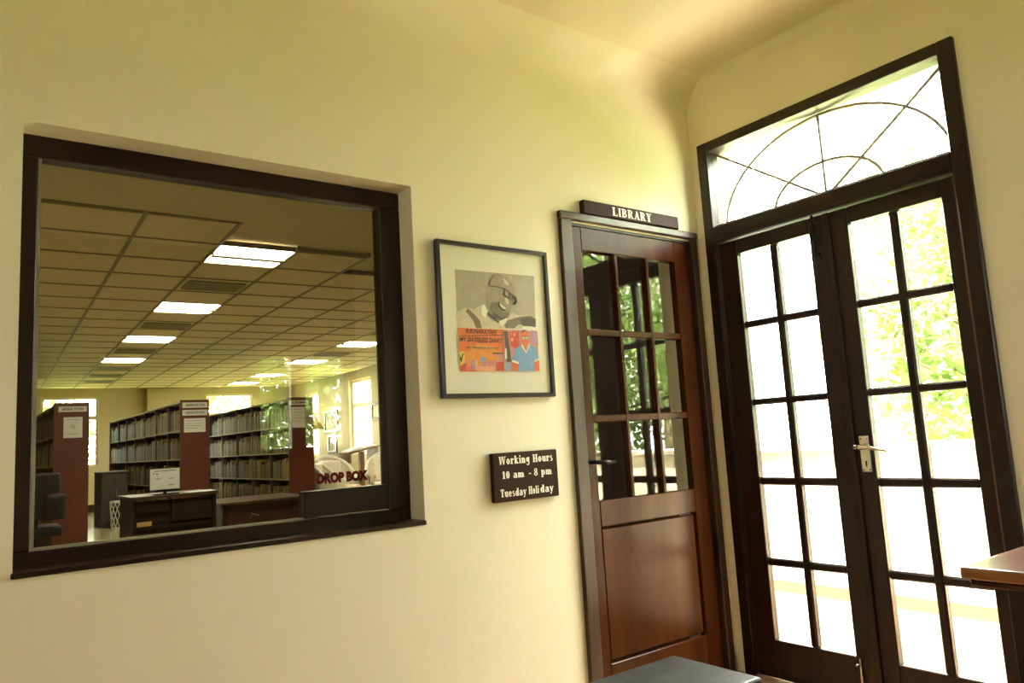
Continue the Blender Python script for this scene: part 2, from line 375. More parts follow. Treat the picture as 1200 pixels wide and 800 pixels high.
def leaf(y0, y1, a, b, c, d):
    lf = empty('door_leaf', (0, 0, 0)); lf.parent = D2
    lf.location = -D2.location
    yp('stile', lf, y0, a, .006, 2.072, LX0, LX1); yp('stile', lf, d, y1, .006, 2.072, LX0, LX1)
    yp('rail', lf, a, d, 2.001, 2.072, LX0, LX1); yp('rail', lf, a, d, .006, .178, LX0, LX1)
    yp('muntin', lf, b, c, .178, 2.001, LX0, LX1-.002, bev=.007)
    for (za, _), (_, zb) in zip(ZR, ZR[1:]): yp('muntin', lf, a, d, zb, za, LX0+.002, LX1-.004, bev=.007)
    for z0, z1 in ZR:
        yp('pane', lf, a, b, z0, z1, .024, .028, GLASS, 0); yp('pane', lf, c, d, z0, z1, .024, .028, GLASS, 0)
    return lf
LA = leaf(-.116, -.700, -.222, -.404, -.440, -.612)
LB = leaf(-.704, -1.242, -.795, -.970, -1.008, -1.182)
yp('meeting_strip', LB, -.690, -.722, .006, 2.070, -.010, LX0, bev=.003)
# lever set on the second leaf
yp('lever_plate', LB, -.738, -.782, .942, 1.092, -.004, LX0, STEEL, .002)['label'] = 'satin steel lever plate with keyhole'
mb = MB(); mb.tube([(-.002, -.760, 1.046), (-.050, -.760, 1.046)], [.011, .012], 12)
mb.tube([(-.050, -.742, 1.047), (-.054, -.765, 1.048), (-.052, -.80, 1.044), (-.044, -.85, 1.034), (-.040, -.872, 1.029)], [.011, .011, .008, .006, .004], 12)
obj('lever', mb, STEEL, LB, True)['label'] = 'satin steel lever handle'
yp('keyhole', LB, -.757, -.763, .965, .988, -.005, -.0035, BLACKM, 0)
for z in (.952, 1.080):
    for y in (-.746, -.774): yp('screw', LB, y-.003, y+.003, z-.003, z+.003, -.0055, -.003, BLACKM, .001)
mb = MB(); mb.tube([(-.006, -.640, 1.88), (-.006, -.640, 2.085)], .006, 8); mb.tube([(-.006, -.640, 1.95), (-.03, -.634, 1.95)], .004, 8)
tb = obj('tower_bolt', mb, BLACKM, LA, True); tb['label'] = 'dark metal tower bolt'
for z in (1.885, 1.965, 2.04): yp('bolt_keeper', LA, -.622, -.658, z, z+.018, -.009, LX0, BLACKM, .001)
mb = MB(); mb.tube([(-.006, -.635, .02), (-.006, -.635, .175)], .006, 8); mb.tube([(-.006, -.635, .15), (-.03, -.628, .15)], .005, 8)
obj('tower_bolt', mb, STEEL, LA, True)
# glossy bead standing in for light through the gap beside the second leaf
yp('gap_light_bead', D2, -1.236, -1.245, .0, 2.07, -.012, .0, mat('gap_light_gloss', (.16, .08, .04, 1), .15, coat=1), bev=.003)
# ------------------------------------------------------------------ south window (mirrored in the viewing window)
W2 = empty('window_2', (-.64, -4.0, RZ0), 'brown framed lobby window overlooking garden trees', 'window', kind='structure')
part('frame', WOOD, W2, (RX0, RX0+.03, -4.06, -3.98, RZ0, RZ1), (RX1-.03, RX1, -4.06, -3.98, RZ0, RZ1), (RX0+.03, RX1-.03, -4.06, -3.98, RZ0, RZ0+.03), (RX0+.03, RX1-.03, -4.06, -3.98, RZ1-.03, RZ1))
part('mullion', WOOD, W2, (-.606, -.477, -4.055, -3.985, RZ0+.03, RZ1-.03))
part('pane', GLASS, W2, (RX0+.03, -.606, -4.022, -4.018, RZ0+.03, RZ1-.03)); part('pane', GLASS, W2, (-.477, RX1-.03, -4.022, -4.018, RZ0+.03, RZ1-.03))

W7 = empty('window_7', (-4.7, -2.3, QZ0), 'brown framed lobby window opposite the glazed double doors', 'window', kind='structure')
part('frame', WOOD, W7, (-4.74, -4.66, QY0, QY0+.04, QZ0, QZ1), (-4.74, -4.66, QY1-.04, QY1, QZ0, QZ1), (-4.74, -4.66, QY0+.04, QY1-.04, QZ0, QZ0+.04), (-4.74, -4.66, QY0+.04, QY1-.04, QZ1-.04, QZ1))
part('mullion', WOOD, W7, (-4.73, -4.67, -2.325, -2.275, QZ0+.04, QZ1-.04))
part('pane', GLASS, W7, (-4.702, -4.698, QY0+.04, -2.325, QZ0+.04, QZ1-.04)); part('pane', GLASS, W7, (-4.702, -4.698, -2.275, QY1-.04, QZ0+.04, QZ1-.04))
struct('roof_terrace_skyblock', MB().box(.22, .62, -6.0, 3.5, 3.12, 3.25), mat('skyblock_plaster', (.7, .66, .54, 1), .8), 'added unseen eaves over the terrace doors, blocking steep skylight', 'roof')  # unseen overhang added to cut steep skylight on the lower lobby wall

# ================================================================== LIBRARY SHELL
LZ, LH = .12, 2.76
mb = MB(); mb.box(-4.8, .22, T, 3.5, -.1, LZ); mb.box(-4.8, 4.0, 3.5, 16.6, -.1, LZ)
struct('floor_library', mb, LIBFLOOR, 'pale polished floor of the library reading room', 'floor')
mb = MB(); mb.box(-4.8, .22, T, 3.5, LH+.04, LH+.3); mb.box(-4.8, 4.0, 3.5, 16.6, LH+.04, LH+.3)
mb.box(-4.8, .0, T, 2.66, LH-.01, LH+.04)
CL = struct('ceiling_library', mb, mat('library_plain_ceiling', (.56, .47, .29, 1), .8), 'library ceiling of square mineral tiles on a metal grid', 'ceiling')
def holed(axis, c0, c1, a0, a1, z0, z1, holes, name, label):
    m_ = MB(); hs = sorted(holes)
    def bx(u0, u1, za, zb):
        if axis == 'y': m_.box(u0, u1, c0, c1, za, zb)
        else: m_.box(c0, c1, u0, u1, za, zb)
    u = a0
    for h in hs:
        bx(u, h[0], z0, z1); bx(h[0], h[1], z0, h[2]); bx(h[0], h[1], h[3], z1); u = h[1]
    bx(u, a1, z0, z1)
    return struct(name, m_, LIBWALL, label, 'wall')
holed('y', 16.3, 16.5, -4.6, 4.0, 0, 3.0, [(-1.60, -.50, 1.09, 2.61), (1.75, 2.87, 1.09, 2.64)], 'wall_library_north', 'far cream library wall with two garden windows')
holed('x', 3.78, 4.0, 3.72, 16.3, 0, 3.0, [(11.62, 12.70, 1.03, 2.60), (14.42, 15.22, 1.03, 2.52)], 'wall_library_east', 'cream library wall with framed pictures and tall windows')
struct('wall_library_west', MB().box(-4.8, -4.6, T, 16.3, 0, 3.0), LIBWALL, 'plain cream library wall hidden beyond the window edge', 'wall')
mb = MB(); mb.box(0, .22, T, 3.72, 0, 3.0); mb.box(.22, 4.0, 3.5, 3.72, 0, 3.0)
struct('wall_library_south', mb, DARKENED, 'stepped library outer wall beside the terrace, darkened behind the door glass', 'wall')  # dark finish added so the door panes stay dim behind their reflections
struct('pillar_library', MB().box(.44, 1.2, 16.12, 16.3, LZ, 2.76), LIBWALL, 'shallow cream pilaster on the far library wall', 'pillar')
struct('baseboard_library', MB().box(-4.6, .44, 16.28, 16.3, LZ, LZ+.16), DARKWOOD, 'dark baseboard along the far library wall', 'baseboard')
struct('roof_sunblock', MB().box(-4.8, 5.2, 16.5, 17.9, 2.80, 2.94), LIBWALL, 'added unseen eaves keeping sun off the far library windows', 'roof')  # unseen overhang added to stop sun entering the library
# ceiling tiles on a rotated 0.6 m grid
GA = math.radians(-2.0); GO = Vector((-2.10, 2.74, 0)); g1 = Vector((math.cos(GA), math.sin(GA), 0)); g2 = Vector((-math.sin(GA), math.cos(GA), 0))
def gp(i, j, z=0): return GO + g1*(.6*i) + g2*(.6*j) + Vector((0, 0, z))
def insidelib(p): return -4.5 < p.x < 3.72 and 2.7 < p.y < 16.25 and (p.x < -.02 or p.y > 3.76)
LIGHTS = {(1, 1), (1, 5), (1, 9), (1, 13), (6, 9), (6, 13), (6, 17), (6, 20)}
VENTS = {(1, 3), (1, 7), (1, 11), (1, 15), (1, 17), (6, 7), (6, 11), (1, 19)}
t0 = MB().box(-.288, .288, -.288, .288, 0, .012, bev=.004)
tile0 = obj('ceiling_tile', t0, TILEM, CL); tile0.rotation_euler = (0, 0, GA); first = True
for i in range(-5, 10):
    for j in range(0, 23):
        cs = [gp(i+a, j+b) for a in (0, 1) for b in (0, 1)]
        if not all(insidelib(c) for c in cs) or (i, j) in LIGHTS: continue
        c = gp(i+.5, j+.5, LH) - wloc(CL)
        if first: tile0.location = c; first = False
        else:
            o = place(tile0, c, CL)
mb = MB()
def bar(p, q, w_=.012):
    d = (q-p).normalized(); n_ = Vector((-d.y, d.x, 0))*w_
    z0, z1 = LH-.006, LH+.03
    mb.prism([(p+n_)+Vector((0,0,z0)), (p-n_)+Vector((0,0,z0)), (q-n_)+Vector((0,0,z0)), (q+n_)+Vector((0,0,z0))], (0, 0, z1-z0))
k = 0
for i in range(-4, 11):
    js = [j for j in range(0, 24) if insidelib(gp(i, j))]
    if len(js) > 1:
        mb = MB(); bar(gp(i, min(js)-.1), gp(i, max(js))); obj('grid_bar', mb, GRIDM, CL)
for j in range(0, 24):
    is_ = [i for i in range(-5, 11) if insidelib(gp(i, j))]
    if len(is_) > 1:
        mb = MB(); bar(gp(min(is_), j), gp(max(is_), j), .010); obj('grid_bar', mb, GRIDM, CL)
# recessed troffer lights
EMI = mat('fluorescent_diffuser', (1, .95, .78, 1), .5, emit=1.25)
TROFF = mat('troffer_reflector', (.9, .88, .80, 1), .35)
def rbox(m_, c, hx, hy, z0, z1):
    m_.prism([c-g1*hx-g2*hy+Vector((0,0,z0)), c+g1*hx-g2*hy+Vector((0,0,z0)), c+g1*hx+g2*hy+Vector((0,0,z0)), c-g1*hx+g2*hy+Vector((0,0,z0))], (0, 0, z1-z0))
near = {(1, 1): 'square fluorescent ceiling light next to the viewing window', (1, 5): 'second fluorescent ceiling light from the viewing window above the first aisle', (1, 9): 'third fluorescent ceiling light from the viewing window above the first aisle', (1, 13): 'fourth and smallest fluorescent light above the first aisle',
        (6, 9): 'fluorescent ceiling light towards the tall cream framed side window', (6, 13): 'second fluorescent ceiling light in the line over the crime bookcase', (6, 17): 'third fluorescent ceiling light in the line over the crime bookcase', (6, 20): 'last small fluorescent light above the far window'}
for (i, j) in sorted(LIGHTS):
    c = gp(i+.5, j+.5)
    if not all(insidelib(gp(i+a, j+b)) for a in (0, 1) for b in (0, 1)): continue
    e = empty('ceiling_light', (c.x, c.y, LH), near[(i, j)], 'light', 'recessed square ceiling lights')
    m_ = MB(); rbox(m_, c, .285, .285, LH+.03, LH+.036); obj('housing', m_, TROFF, e)
    for s in (-1, 1):
        m_ = MB(); rbox(m_, c+g2*(.145*s), .272, .118, LH+.004, LH+.012); obj('diffuser', m_, EMI, e)
    m_ = MB(); rbox(m_, c, .285, .036, LH-.022, LH+.03); obj('louvre', m_, GRIDM, e)
vn = {}; ORD = ['', 'first', 'second', 'third', 'fourth', 'fifth', 'sixth']
VM = mat('vent_grey', (.30, .26, .18, 1), .6)
for n_, (i, j) in enumerate(sorted(VENTS)):
    vn[i] = vn.get(i, 0) + 1
    c = gp(i+.5, j+.5)
    if not insidelib(c): continue
    e = empty('air_vent', (c.x, c.y, LH-.012), '%s slatted air vent from the viewing window, in the ceiling %s' % (ORD[vn[i]], 'over the first aisle' if i == 1 else 'beyond the crime bookcase'), 'vent', 'air vents in the library ceiling')
    m_ = MB(); rbox(m_, c-g2*.17, .25, .02, LH-.012, LH); rbox(m_, c+g2*.17, .25, .02, LH-.012, LH); rbox(m_, c-g1*.24, .02, .15, LH-.012, LH); rbox(m_, c+g1*.24, .02, .15, LH-.012, LH)
    obj('frame', m_, GRIDM, e)
    for s in range(5):
        m_ = MB(); rbox(m_, c+g2*(-.12+.06*s), .22, .012, LH-.010, LH-.002); obj('slat', m_, VM, e)

# library windows
def lib_window(name, axis, c, a0, a1, z0, z1, zt, label):
    e = empty(name, ((a0+a1)/2, c, z0) if axis == 'y' else (c, (a0+a1)/2, z0), label, 'window', kind='structure')
    def bx(n_, u0, u1, za, zb, t=.03, m_=FRAMEW):
        return part(n_, m_, e, (u0, u1, c-t, c+t, za, zb) if axis == 'y' else (c-t, c+t, u0, u1, za, zb))
    f = .055
    bx('stile', a0, a0+f, z0, z1); bx('stile', a1-f, a1, z0, z1); bx('head', a0+f, a1-f, z1-f, z1); bx('sill', a0+f, a1-f, z0, z0+f)
    bx('transom_bar', a0+f, a1-f, zt-.04, zt+.04)
    m = (a0+a1)/2
    bx('mullion', m-.025, m+.025, z0+f, zt-.04)
    n = 3; hh = (zt-.04-z0-f)/n
    for k in range(1, n): 
        bx('muntin', a0+f, m-.025, z0+f+hh*k-.014, z0+f+hh*k+.014, .02); bx('muntin', m+.025, a1-f, z0+f+hh*k-.014, z0+f+hh*k+.014, .02)
    bx('pane', a0+f, a1-f, zt+.04, z1-f, .002, GLASS)
    for k in range(n):
        bx('pane', a0+f, m-.025, z0+f+hh*k+.0142, z0+f+hh*(k+1)-.0142, .002, GLASS); bx('pane', m+.025, a1-f, z0+f+hh*k+.0142, z0+f+hh*(k+1)-.0142, .002, GLASS)
    return e
lib_window('window_3', 'y', 16.38, -1.60, -.50, 1.09, 2.61, 2.15, 'far library window behind the first general fiction bookcase')
lib_window('window_4', 'y', 16.38, 1.75, 2.87, 1.09, 2.64, 2.15, 'far library window showing above the crime bookcase books')
lib_window('window_5', 'x', 3.88, 11.62, 12.70, 1.03, 2.60, 2.06, 'tall cream framed library window above the wicker chairs')
lib_window('window_6', 'x', 3.88, 14.42, 15.22, 1.03, 2.52, 2.02, 'narrow library window behind the table lamp')

# ================================================================== LOBBY THINGS
PF = empty('framed_portrait', (-1.32, -.012, 1.331), 'black framed picture of a laughing man above an orange book cover', 'picture')
BF = mat('black_picture_frame', (.018, .012, .008, 1), .3, coat=.3)
X0, X1, Z0, Z1 = -1.596, -1.045, 1.331, 1.9485
fw = .017
part('frame', BF, PF, (X0, X0+fw, -.026, -.001, Z0, Z1), (X1-fw, X1, -.026, -.001, Z0, Z1), (X0+fw, X1-fw, -.026, -.001, Z0, Z0+fw), (X0+fw, X1-fw, -.026, -.001, Z1-fw, Z1), bev=.003)
part('mount_board', mat('cream_mount_board', (.95, .92, .74, 1), .7, .015, 4), PF, (X0+fw, X1-fw, -.012, -.002, Z0+fw, Z1-fw))
PC = {'sepia_mid': (165,155,132), 'sepia_light': (196,186,160), 'sepia_shade': (112,100,80), 'sepia_dark': (66,56,42), 'sepia_tan': (158,144,118), 'sepia_face': (148,134,109), 'white_print': (228,222,196), 'black_print': (26,20,14),
      'orange': (226,110,34), 'amber': (232,140,52), 'brown_line': (96,52,26), 'yellow': (236,190,60), 'pink': (220,110,110), 'red_print': (196,66,36), 'mauve': (170,130,150), 'peach': (226,160,120),
      'pale_blue': (130,150,180), 'rose': (196,130,120), 'brick_orange': (206,100,52), 'grey_print': (84,74,66), 'blue_shirt': (110,150,190)}
PRINT = [
    ('sepia_mid',[(-194,201),(201,206),(193,-22),(-194,-31)]),
    ('sepia_light',[(-198,33),(-151,51),(-113,48),(-70,69),(-55,51),(-30,25),(4,3),(44,9),(75,45),(107,32),(150,38),(195,27),(193,-22),(-194,-31)]),
    ('sepia_shade',[(-143,49),(-114,28),(-89,4),(-80,-28),(-107,-29),(-120,2),(-152,36)]),
    ('sepia_shade',[(49,10),(90,22),(132,31),(166,35),(195,25),(195,3),(146,-5),(105,-4),(79,-22),(38,-23),(31,-10)]),
    ('sepia_dark',[(115,17),(157,29),(195,22),(194,-10),(145,-16),(121,-6)]),
    ('white_print',[(120,-19),(133,-10),(171,-11),(192,-18),(193,-24),(120,-25)]),
    ('sepia_face',[(-55,100),(-51,126),(-41,156),(-32,177),(-15,193),(10,201),(38,199),(65,185),(84,163),(92,136),(93,113),(87,85),(73,65),(63,44),(49,20),(28,8),(1,11),(-22,23),(-44,45),(-57,70)]),
    ('sepia_light',[(38,184),(56,176),(67,159),(59,155),(43,165)]),
    ('sepia_shade',[(42,139),(89,112),(91,100),(79,88),(59,98),(34,115)]),
    ('sepia_shade',[(-26,82),(1,80),(8,58),(31,41),(51,43),(61,51),(51,20),(28,8),(1,11),(-22,23),(-40,48)]),
    ('sepia_shade',[(-40,148),(-34,171),(-19,190),(-1,199),(-5,187),(-20,172),(-30,145)]),
    ('sepia_dark',[(-40,148),(-35,167),(-24,177),(-27,164),(-33,145)]),
    ('sepia_tan',[(-51,136),(-36,142),(-29,128),(-37,111),(-48,111)]),
    ('sepia_tan',[(-24,118),(12,117),(16,100),(-2,83),(-21,92)]),
    ('sepia_dark',[(-29,42),(-2,31),(21,19),(46,25),(32,8),(1,10),(-24,24)]),
    ('sepia_dark',[(-35,149),(2,148),(39,143),(38,138),(2,143),(-34,144)]),
    ('black_print',[(40,144),(93,111),(90,107),(38,138)]),
    ('sepia_tan',[(45,135),(62,124),(55,106),(43,116)]),
    ('black_print',[(63,125),(68,122),(60,100),(54,98)]),
    ('black_print',[(35,138),(45,139),(40,116),(59,102),(55,97),(30,113)]),
    ('black_print',[(76,110),(97,110),(103,90),(90,75),(76,78),(87,89),(89,100),(76,104)]),
    ('sepia_light',[(43,106),(57,98),(60,80),(49,75),(41,88)]),
    ('black_print',[(6,87),(15,74),(30,63),(46,58),(38,46),(19,48),(6,62),(2,76)]),
    ('white_print',[(12,81),(19,73),(32,65),(44,59),(40,53),(26,57),(14,67)]),
    ('white_print',[(-81,53),(-66,70),(-47,42),(-60,13),(-80,25)]),
    ('white_print',[(4,3),(48,22),(36,-4),(13,-18)]),
    ('sepia_dark',[(-46,42),(4,2),(0,-4),(-55,28)]),
    ('orange',[(-194,-31),(22,-30),(15,-199),(-195,-202)]),
    ('amber',[(-191,-126),(-116,-118),(17,-122),(15,-180),(-193,-182)]),
    ('amber',[(-152,-100),(-69,-90),(-7,-106),(-17,-129),(-147,-133)]),
    ('brown_line',[(-193,-62),(21,-51),(21,-54),(-193,-65)]),
    ('yellow',[(-195,-126),(-172,-121),(-170,-168),(-194,-177)]),
    ('black_print',[(-193,-134),(-188,-151),(-179,-129),(-175,-131),(-187,-167),(-194,-151)]),
    ('pink',[(-167,-166),(-156,-160),(-158,-195),(-169,-196)]),
    ('red_print',[(-193,-182),(-167,-166),(-166,-197),(-192,-198)]),
    ('mauve',[(-141,-157),(-126,-153),(-127,-197),(-142,-197)]),
    ('peach',[(-122,-150),(-110,-159),(-110,-195),(-125,-195)]),
    ('pale_blue',[(-95,-150),(-83,-140),(-71,-149),(-72,-162),(-95,-162)]),
    ('mauve',[(-89,-162),(-72,-162),(-73,-181),(-90,-181)]),
    ('rose',[(-65,-159),(-19,-155),(-20,-197),(-66,-197)]),
    ('brown_line',[(-38,-125),(12,-124),(12,-130),(-38,-131)]),
    ('rose',[(-13,-132),(11,-130),(13,-161),(-13,-161)]),
    ('red_print',[(-23,-164),(13,-161),(12,-197),(-25,-197)]),
    ('peach',[(-109,-181),(-28,-181),(-29,-200),(-110,-200)]),
    ('rose',[(20,-30),(195,-28),(195,-197),(15,-199)]),
    ('red_print',[(45,-39),(99,-34),(98,-94),(72,-108),(53,-95)]),
    ('brick_orange',[(55,-42),(65,-42),(64,-55),(54,-55)]),
    ('peach',[(71,-42),(81,-41),(80,-55),(70,-55)]),
    ('peach',[(56,-63),(68,-63),(67,-76),(55,-76)]),
    ('mauve',[(156,-35),(195,-30),(197,-91),(157,-79)]),
    ('grey_print',[(24,-37),(41,-35),(49,-121),(52,-160),(28,-164),(26,-122)]),
    ('pale_blue',[(19,-161),(44,-166),(43,-198),(17,-198)]),
    ('white_print',[(23,-109),(31,-105),(31,-148),(21,-151)]),
    ('blue_shirt',[(72,-108),(111,-90),(130,-113),(148,-87),(181,-98),(194,-145),(168,-155),(165,-197),(86,-198),(87,-160),(57,-154)]),
    ('brick_orange',[(108,-54),(115,-33),(132,-26),(146,-34),(149,-56),(142,-83),(129,-120),(113,-87)]),
    ('brick_orange',[(56,-165),(86,-168),(86,-198),(54,-198)]),
    ('brick_orange',[(172,-159),(195,-152),(194,-197),(169,-197)]),
    ('white_print',[(112,-85),(129,-120),(147,-82),(151,-92),(130,-127),(106,-95)]),
    ('white_print',[(55,-152),(88,-162),(87,-170),(56,-162)]),
    ('white_print',[(168,-153),(195,-144),(195,-152),(169,-161)]),
    ('grey_print',[(110,-46),(118,-28),(138,-27),(144,-34),(132,-30),(117,-40)]),
    ('black_print',[(111,-54),(149,-51),(149,-54),(111,-57)]),
    ('white_print',[(114,-57),(127,-56),(125,-68),(115,-68)]),
    ('white_print',[(132,-56),(146,-54),(143,-66),(133,-67)]),
    ('white_print',[(113,-22),(129,-13),(162,-15),(178,-26),(144,-32)]),
]

names = list(PC); mb = MB()
for n_, (c, pts) in enumerate(PRINT):
    mb.mi = names.index(c); yy = -.0124 - .00012*n_
    mb.face([(-1.315+x/1000, yy, 1.635+z/1000) for x, z in pts])
pm = [mat('print_'+k_, tuple(min(.95, q*1.3) for q in lin(v)[:3])+(1,), .55, .10, 40) for k_, v in PC.items()]
obj('print', mb, pm, PF)['label'] = 'sepia photograph of a man in glasses over colourful printed panels'
TXT = mat('print_dark_brown_text', lin((50, 12, 6)), .6)
sans('R.K.NARAYAN', -1.477, 1.583, .147, .018, -.0202, 'lettering', TXT, PF, shear=.25, bold=.02)
sans('MY DATELESS DIARY', -1.508, 1.549, .206, .019, -.0202, 'lettering', TXT, PF, shear=.25, bold=.02)
sans('An American Journey', -1.478, 1.520, .154, .014, -.0202, 'lettering', TXT, PF, shear=.2)
part('glass_cover', PGLASS, PF, (X0+fw, X1-fw, -.0235, -.0215, Z0+fw, Z1-fw))

HB = empty('opening_hours_board', (-1.224, -.015, .924), 'brown wooden board with ivory opening hours lettering beside the door', 'sign')
part('board', SIGNWOOD, HB, (-1.386, -1.0615, -.024, -.0005, .924, 1.113), bev=.003)
for body, x, z, w_, cap in (('Working Hours', -1.357, 1.068, .271, .031), ('10 am', -1.346, 1.013, .108, .028), ('-', -1.216, 1.016, .018, .028), ('8 pm', -1.188, 1.014, .092, .029),
                            ('Tuesday', -1.358, .943, .127, .030), ('Holi', -1.220, .944, .052, .030), ('day', -1.161, .945, .070, .030)):
    slab_text(body, x, z, w_, cap, -.024, 'lettering', IVORY, HB)
LS = empty('library_name_board', (-.5, -.015, 2.153), 'narrow brown board lettered LIBRARY above the door', 'sign')
part('board', SIGNWOOD, LS, (-.818, -.180, -.032, -.0005, 2.153, 2.216), bev=.004)
slab_text('LIBRARY', -.640, 2.163, .262, .041, -.032, 'lettering', IVORY, LS)
for x in (-.79, -.205): obj('screw', MB().tube([(x, -.034, 2.186), (x, -.030, 2.186)], .004, 8), BLACKM, LS)

# side table against the doors
TB = empty('side_table', (-.45, -1.9, 0), 'orange brown polished wooden table with a moulded edge by the double doors', 'table')
mb = MB(); mb.box(-.905, -.03, -2.45, -1.475, .728, .760, bev=.010, seg=3)
obj('table_top', mb, TABLEWOOD, TB)
part('moulding', DOORWOOD, TB, (-.890, -.04, -2.435, -1.490, .708, .728), bev=.006)
part('apron', WOOD, TB, (-.80, -.83+.06, -2.36, -1.57, .56, .708), (-.80, -.10, -1.60, -1.57, .56, .708), (-.80, -.10, -2.36, -2.33, .56, .708))
part('side_panel', WOOD, TB, (-.79, -.775, -2.33, -1.60, .02, .56))
for x in (-.82, -.12):
    for y in (-2.38, -1.605): part('leg', WOOD, TB, (x, x+.055, y, y+.055, 0, .708), bev=.004)

# low black bench
BN = empty('low_bench', (-1.5, -.86, 0), 'low black bench with a worn shiny top below the library door', 'bench')
BLK = mat('worn_black_seat', (.007, .008, .007, 1), .42, 0, 9, col2=(.05, .056, .05, 1), bump=.12, detail=8, spec=.28)
mb = MB(); mb.box(-1.95, -1.187, -1.030, -.695, .405, .450, bev=.012, seg=3); obj('seat', mb, BLK, BN)
part('apron', WOOD, BN, (-1.90, -1.24, -.985, -.740, .345, .405), bev=.003)
for x in (-1.90, -1.285):
    for y in (-.985, -.785): part('leg', WOOD, BN, (x, x+.045, y, y+.045, 0, .345), bev=.003)

# ================================================================== LIBRARY THINGS
SHELFM = mat('shelf_edge_tan', (.24, .20, .12, 1), .6, spec=.2)
BACKM = mat('bookcase_inside_dark', (.06, .04, .03, 1), .7)
SH = [.42, .79, 1.155, 1.525]
def bookcase(name, x0, x1, y0, y1, nb, label):
    e = empty(name, ((x0+x1)/2, (y0+y1)/2, LZ), label, 'bookcase', 'double sided library bookcases')
    zt = 1.90
    part('end_panel', PANELWOOD, e, (x0-.012, x1+.012, y0-.03, y0, LZ, zt+.012), bev=.004)
    part('end_panel', PANELWOOD, e, (x0-.012, x1+.012, y1, y1+.03, LZ, zt+.012), bev=.004)
    part('plinth', DARKWOOD, e, (x0+.01, x1-.01, y0, y1, LZ, LZ+.29))
    part('back_board', BACKM, e, ((x0+x1)/2-.008, (x0+x1)/2+.008, y0, y1, LZ+.29, zt-.02))
    part('top_board', SHELFM, e, (x0, x1, y0, y1, zt-.02, zt))
    for z in SH: part('shelf', SHELFM, e, (x0, x1, y0, y1, z-.018, z))
    w_ = (y1-y0)/nb
    for k in range(1, nb):
        y = y0+w_*k; part('upright', BACKM, e, (x0+.006, x1-.006, y-.011, y+.011, LZ+.29, zt-.02))
    return e
CASES = [('bookcase', -2.088, -1.738, 8.15, 14.6, 8, 'red brown bookcase with one general fiction sign, next to the window frame edge'),
         ('bookcase', -.698, -.362, 8.0, 13.45, 7, 'long bookcase with general fiction and science fiction signs on its end'),
         ('bookcase', .664, 1.000, 7.82, 12.7, 6, 'red brown bookcase with the crime sign on its end')]
for c in CASES: bookcase(*c)
# books: 300 individual ones in the nearest bays, the rest as one mass
BCOL = [(112,108,84), (92,96,78), (126,118,92), (74,66,50), (104,90,66), (60,74,62), (120,78,52), (136,130,108), (88,70,54), (70,80,88), (150,138,84), (62,50,40)]
BM_ = [mat('book_cover_%d' % i, tuple(v*q for v, q in zip(lin(c)[:3], (.72, .64, .42)))+(1,), .55, .2, 30, spec=.25) for i, c in enumerate(BCOL)]
PAGE = mat('book_pages', (.62, .57, .44, 1), .8)
def add_book(m_, x, y, z, d, t, h, s):
    # cover shell and recessed page block; s = +1 when the spine faces -X
    m_.mi = 0
    m_.box(x, x+.004, y, y+t, z, z+h) if s > 0 else m_.box(x+d-.004, x+d, y, y+t, z, z+h)
    m_.box(x+.004 if s > 0 else x, x+d if s > 0 else x+d-.004, y, y+.003, z, z+h); m_.box(x+.004 if s > 0 else x, x+d if s > 0 else x+d-.004, y+t-.003, y+t, z, z+h)
    m_.mi = 1; m_.box(x+.004, x+d-.004, y+.003, y+t-.003, z+.003, z+h-.004); m_.mi = 0
protos = []
for i in range(24):
    m_ = MB(); t = random.uniform(.018, .045); h = random.uniform(.19, .29); d = random.uniform(.125, .155)
    add_book(m_, 0, 0, 0, d, t, h, 1)
    bm = m_.bm; bmesh.ops.recalc_face_normals(bm, faces=bm.faces); me = bpy.data.meshes.new('book'); bm.to_mesh(me); bm.free()
    me.materials.append(BM_[i % len(BM_)]); me.materials.append(PAGE); protos.append((me, t, h, d))
BNAME = ['olive', 'grey-green', 'beige', 'dark brown', 'tan', 'dull green', 'rust', 'cream', 'brown', 'slate', 'mustard', 'umber']
SHN = {0: 'bottom', 1: 'third', 2: 'second', 3: 'top'}
CN = ['first general fiction bookcase', 'science fiction bookcase', 'crime bookcase']
CNT = {}
singles = 0; LIM = 298
mass = MB(); NC = len(BM_)
def fill(ci, row, bay, single):
    global singles
    _, x0, x1, y0, y1, nb, _l = CASES[ci]
    w_ = (y1-y0)/nb; y = y0 + w_*bay + .02; ye = y0 + w_*(bay+1) - .03; z = SH[row]
    if random.random() < .5: ye -= random.uniform(0, .16)
    while True:
        i = random.randrange(24); me, t, h, d = protos[i]
        if y + t > ye: break
        if single and singles < LIM:
            o = bpy.data.objects.new('book', me); COL.objects.link(o); o.location = (x0+.008, y, z)
            CNT[ci, row] = n2 = CNT.get((ci, row), 0) + 1
            suf = 'th' if 10 < n2 % 100 < 14 else {1: 'st', 2: 'nd', 3: 'rd'}.get(n2 % 10, 'th')
            tag(o, '%s %s book, %d%s from the near end, %s shelf of the %s' % ('tall' if h > .24 else 'short', BNAME[i % NC], n2, suf, SHN[row], CN[ci]), 'book', 'books on the %s shelf of the %s' % (SHN[row], CN[ci])); singles += 1
        else:
            bx0 = x0+.008
            mass.mi = i % NC; mass.box(bx0, bx0+d, y, y+t, z, z+h)
            mass.mi = NC; 
            f = mass.face([(bx0+.005, y+.003, z+h+.0006), (bx0+d, y+.003, z+h+.0006), (bx0+d, y+t-.003, z+h+.0006), (bx0+.005, y+t-.003, z+h+.0006)])
        y += t + .002
for b in range(2):
    for r in (3, 2, 1, 0): fill(2, r, b, True)
for b in range(7):
    for r in (3, 2, 1): fill(1, r, b, b < 3)
    fill(1, 0, b, False)
for b in range(2, 6):
    for r in (3, 2, 1, 0): fill(2, r, b, False)
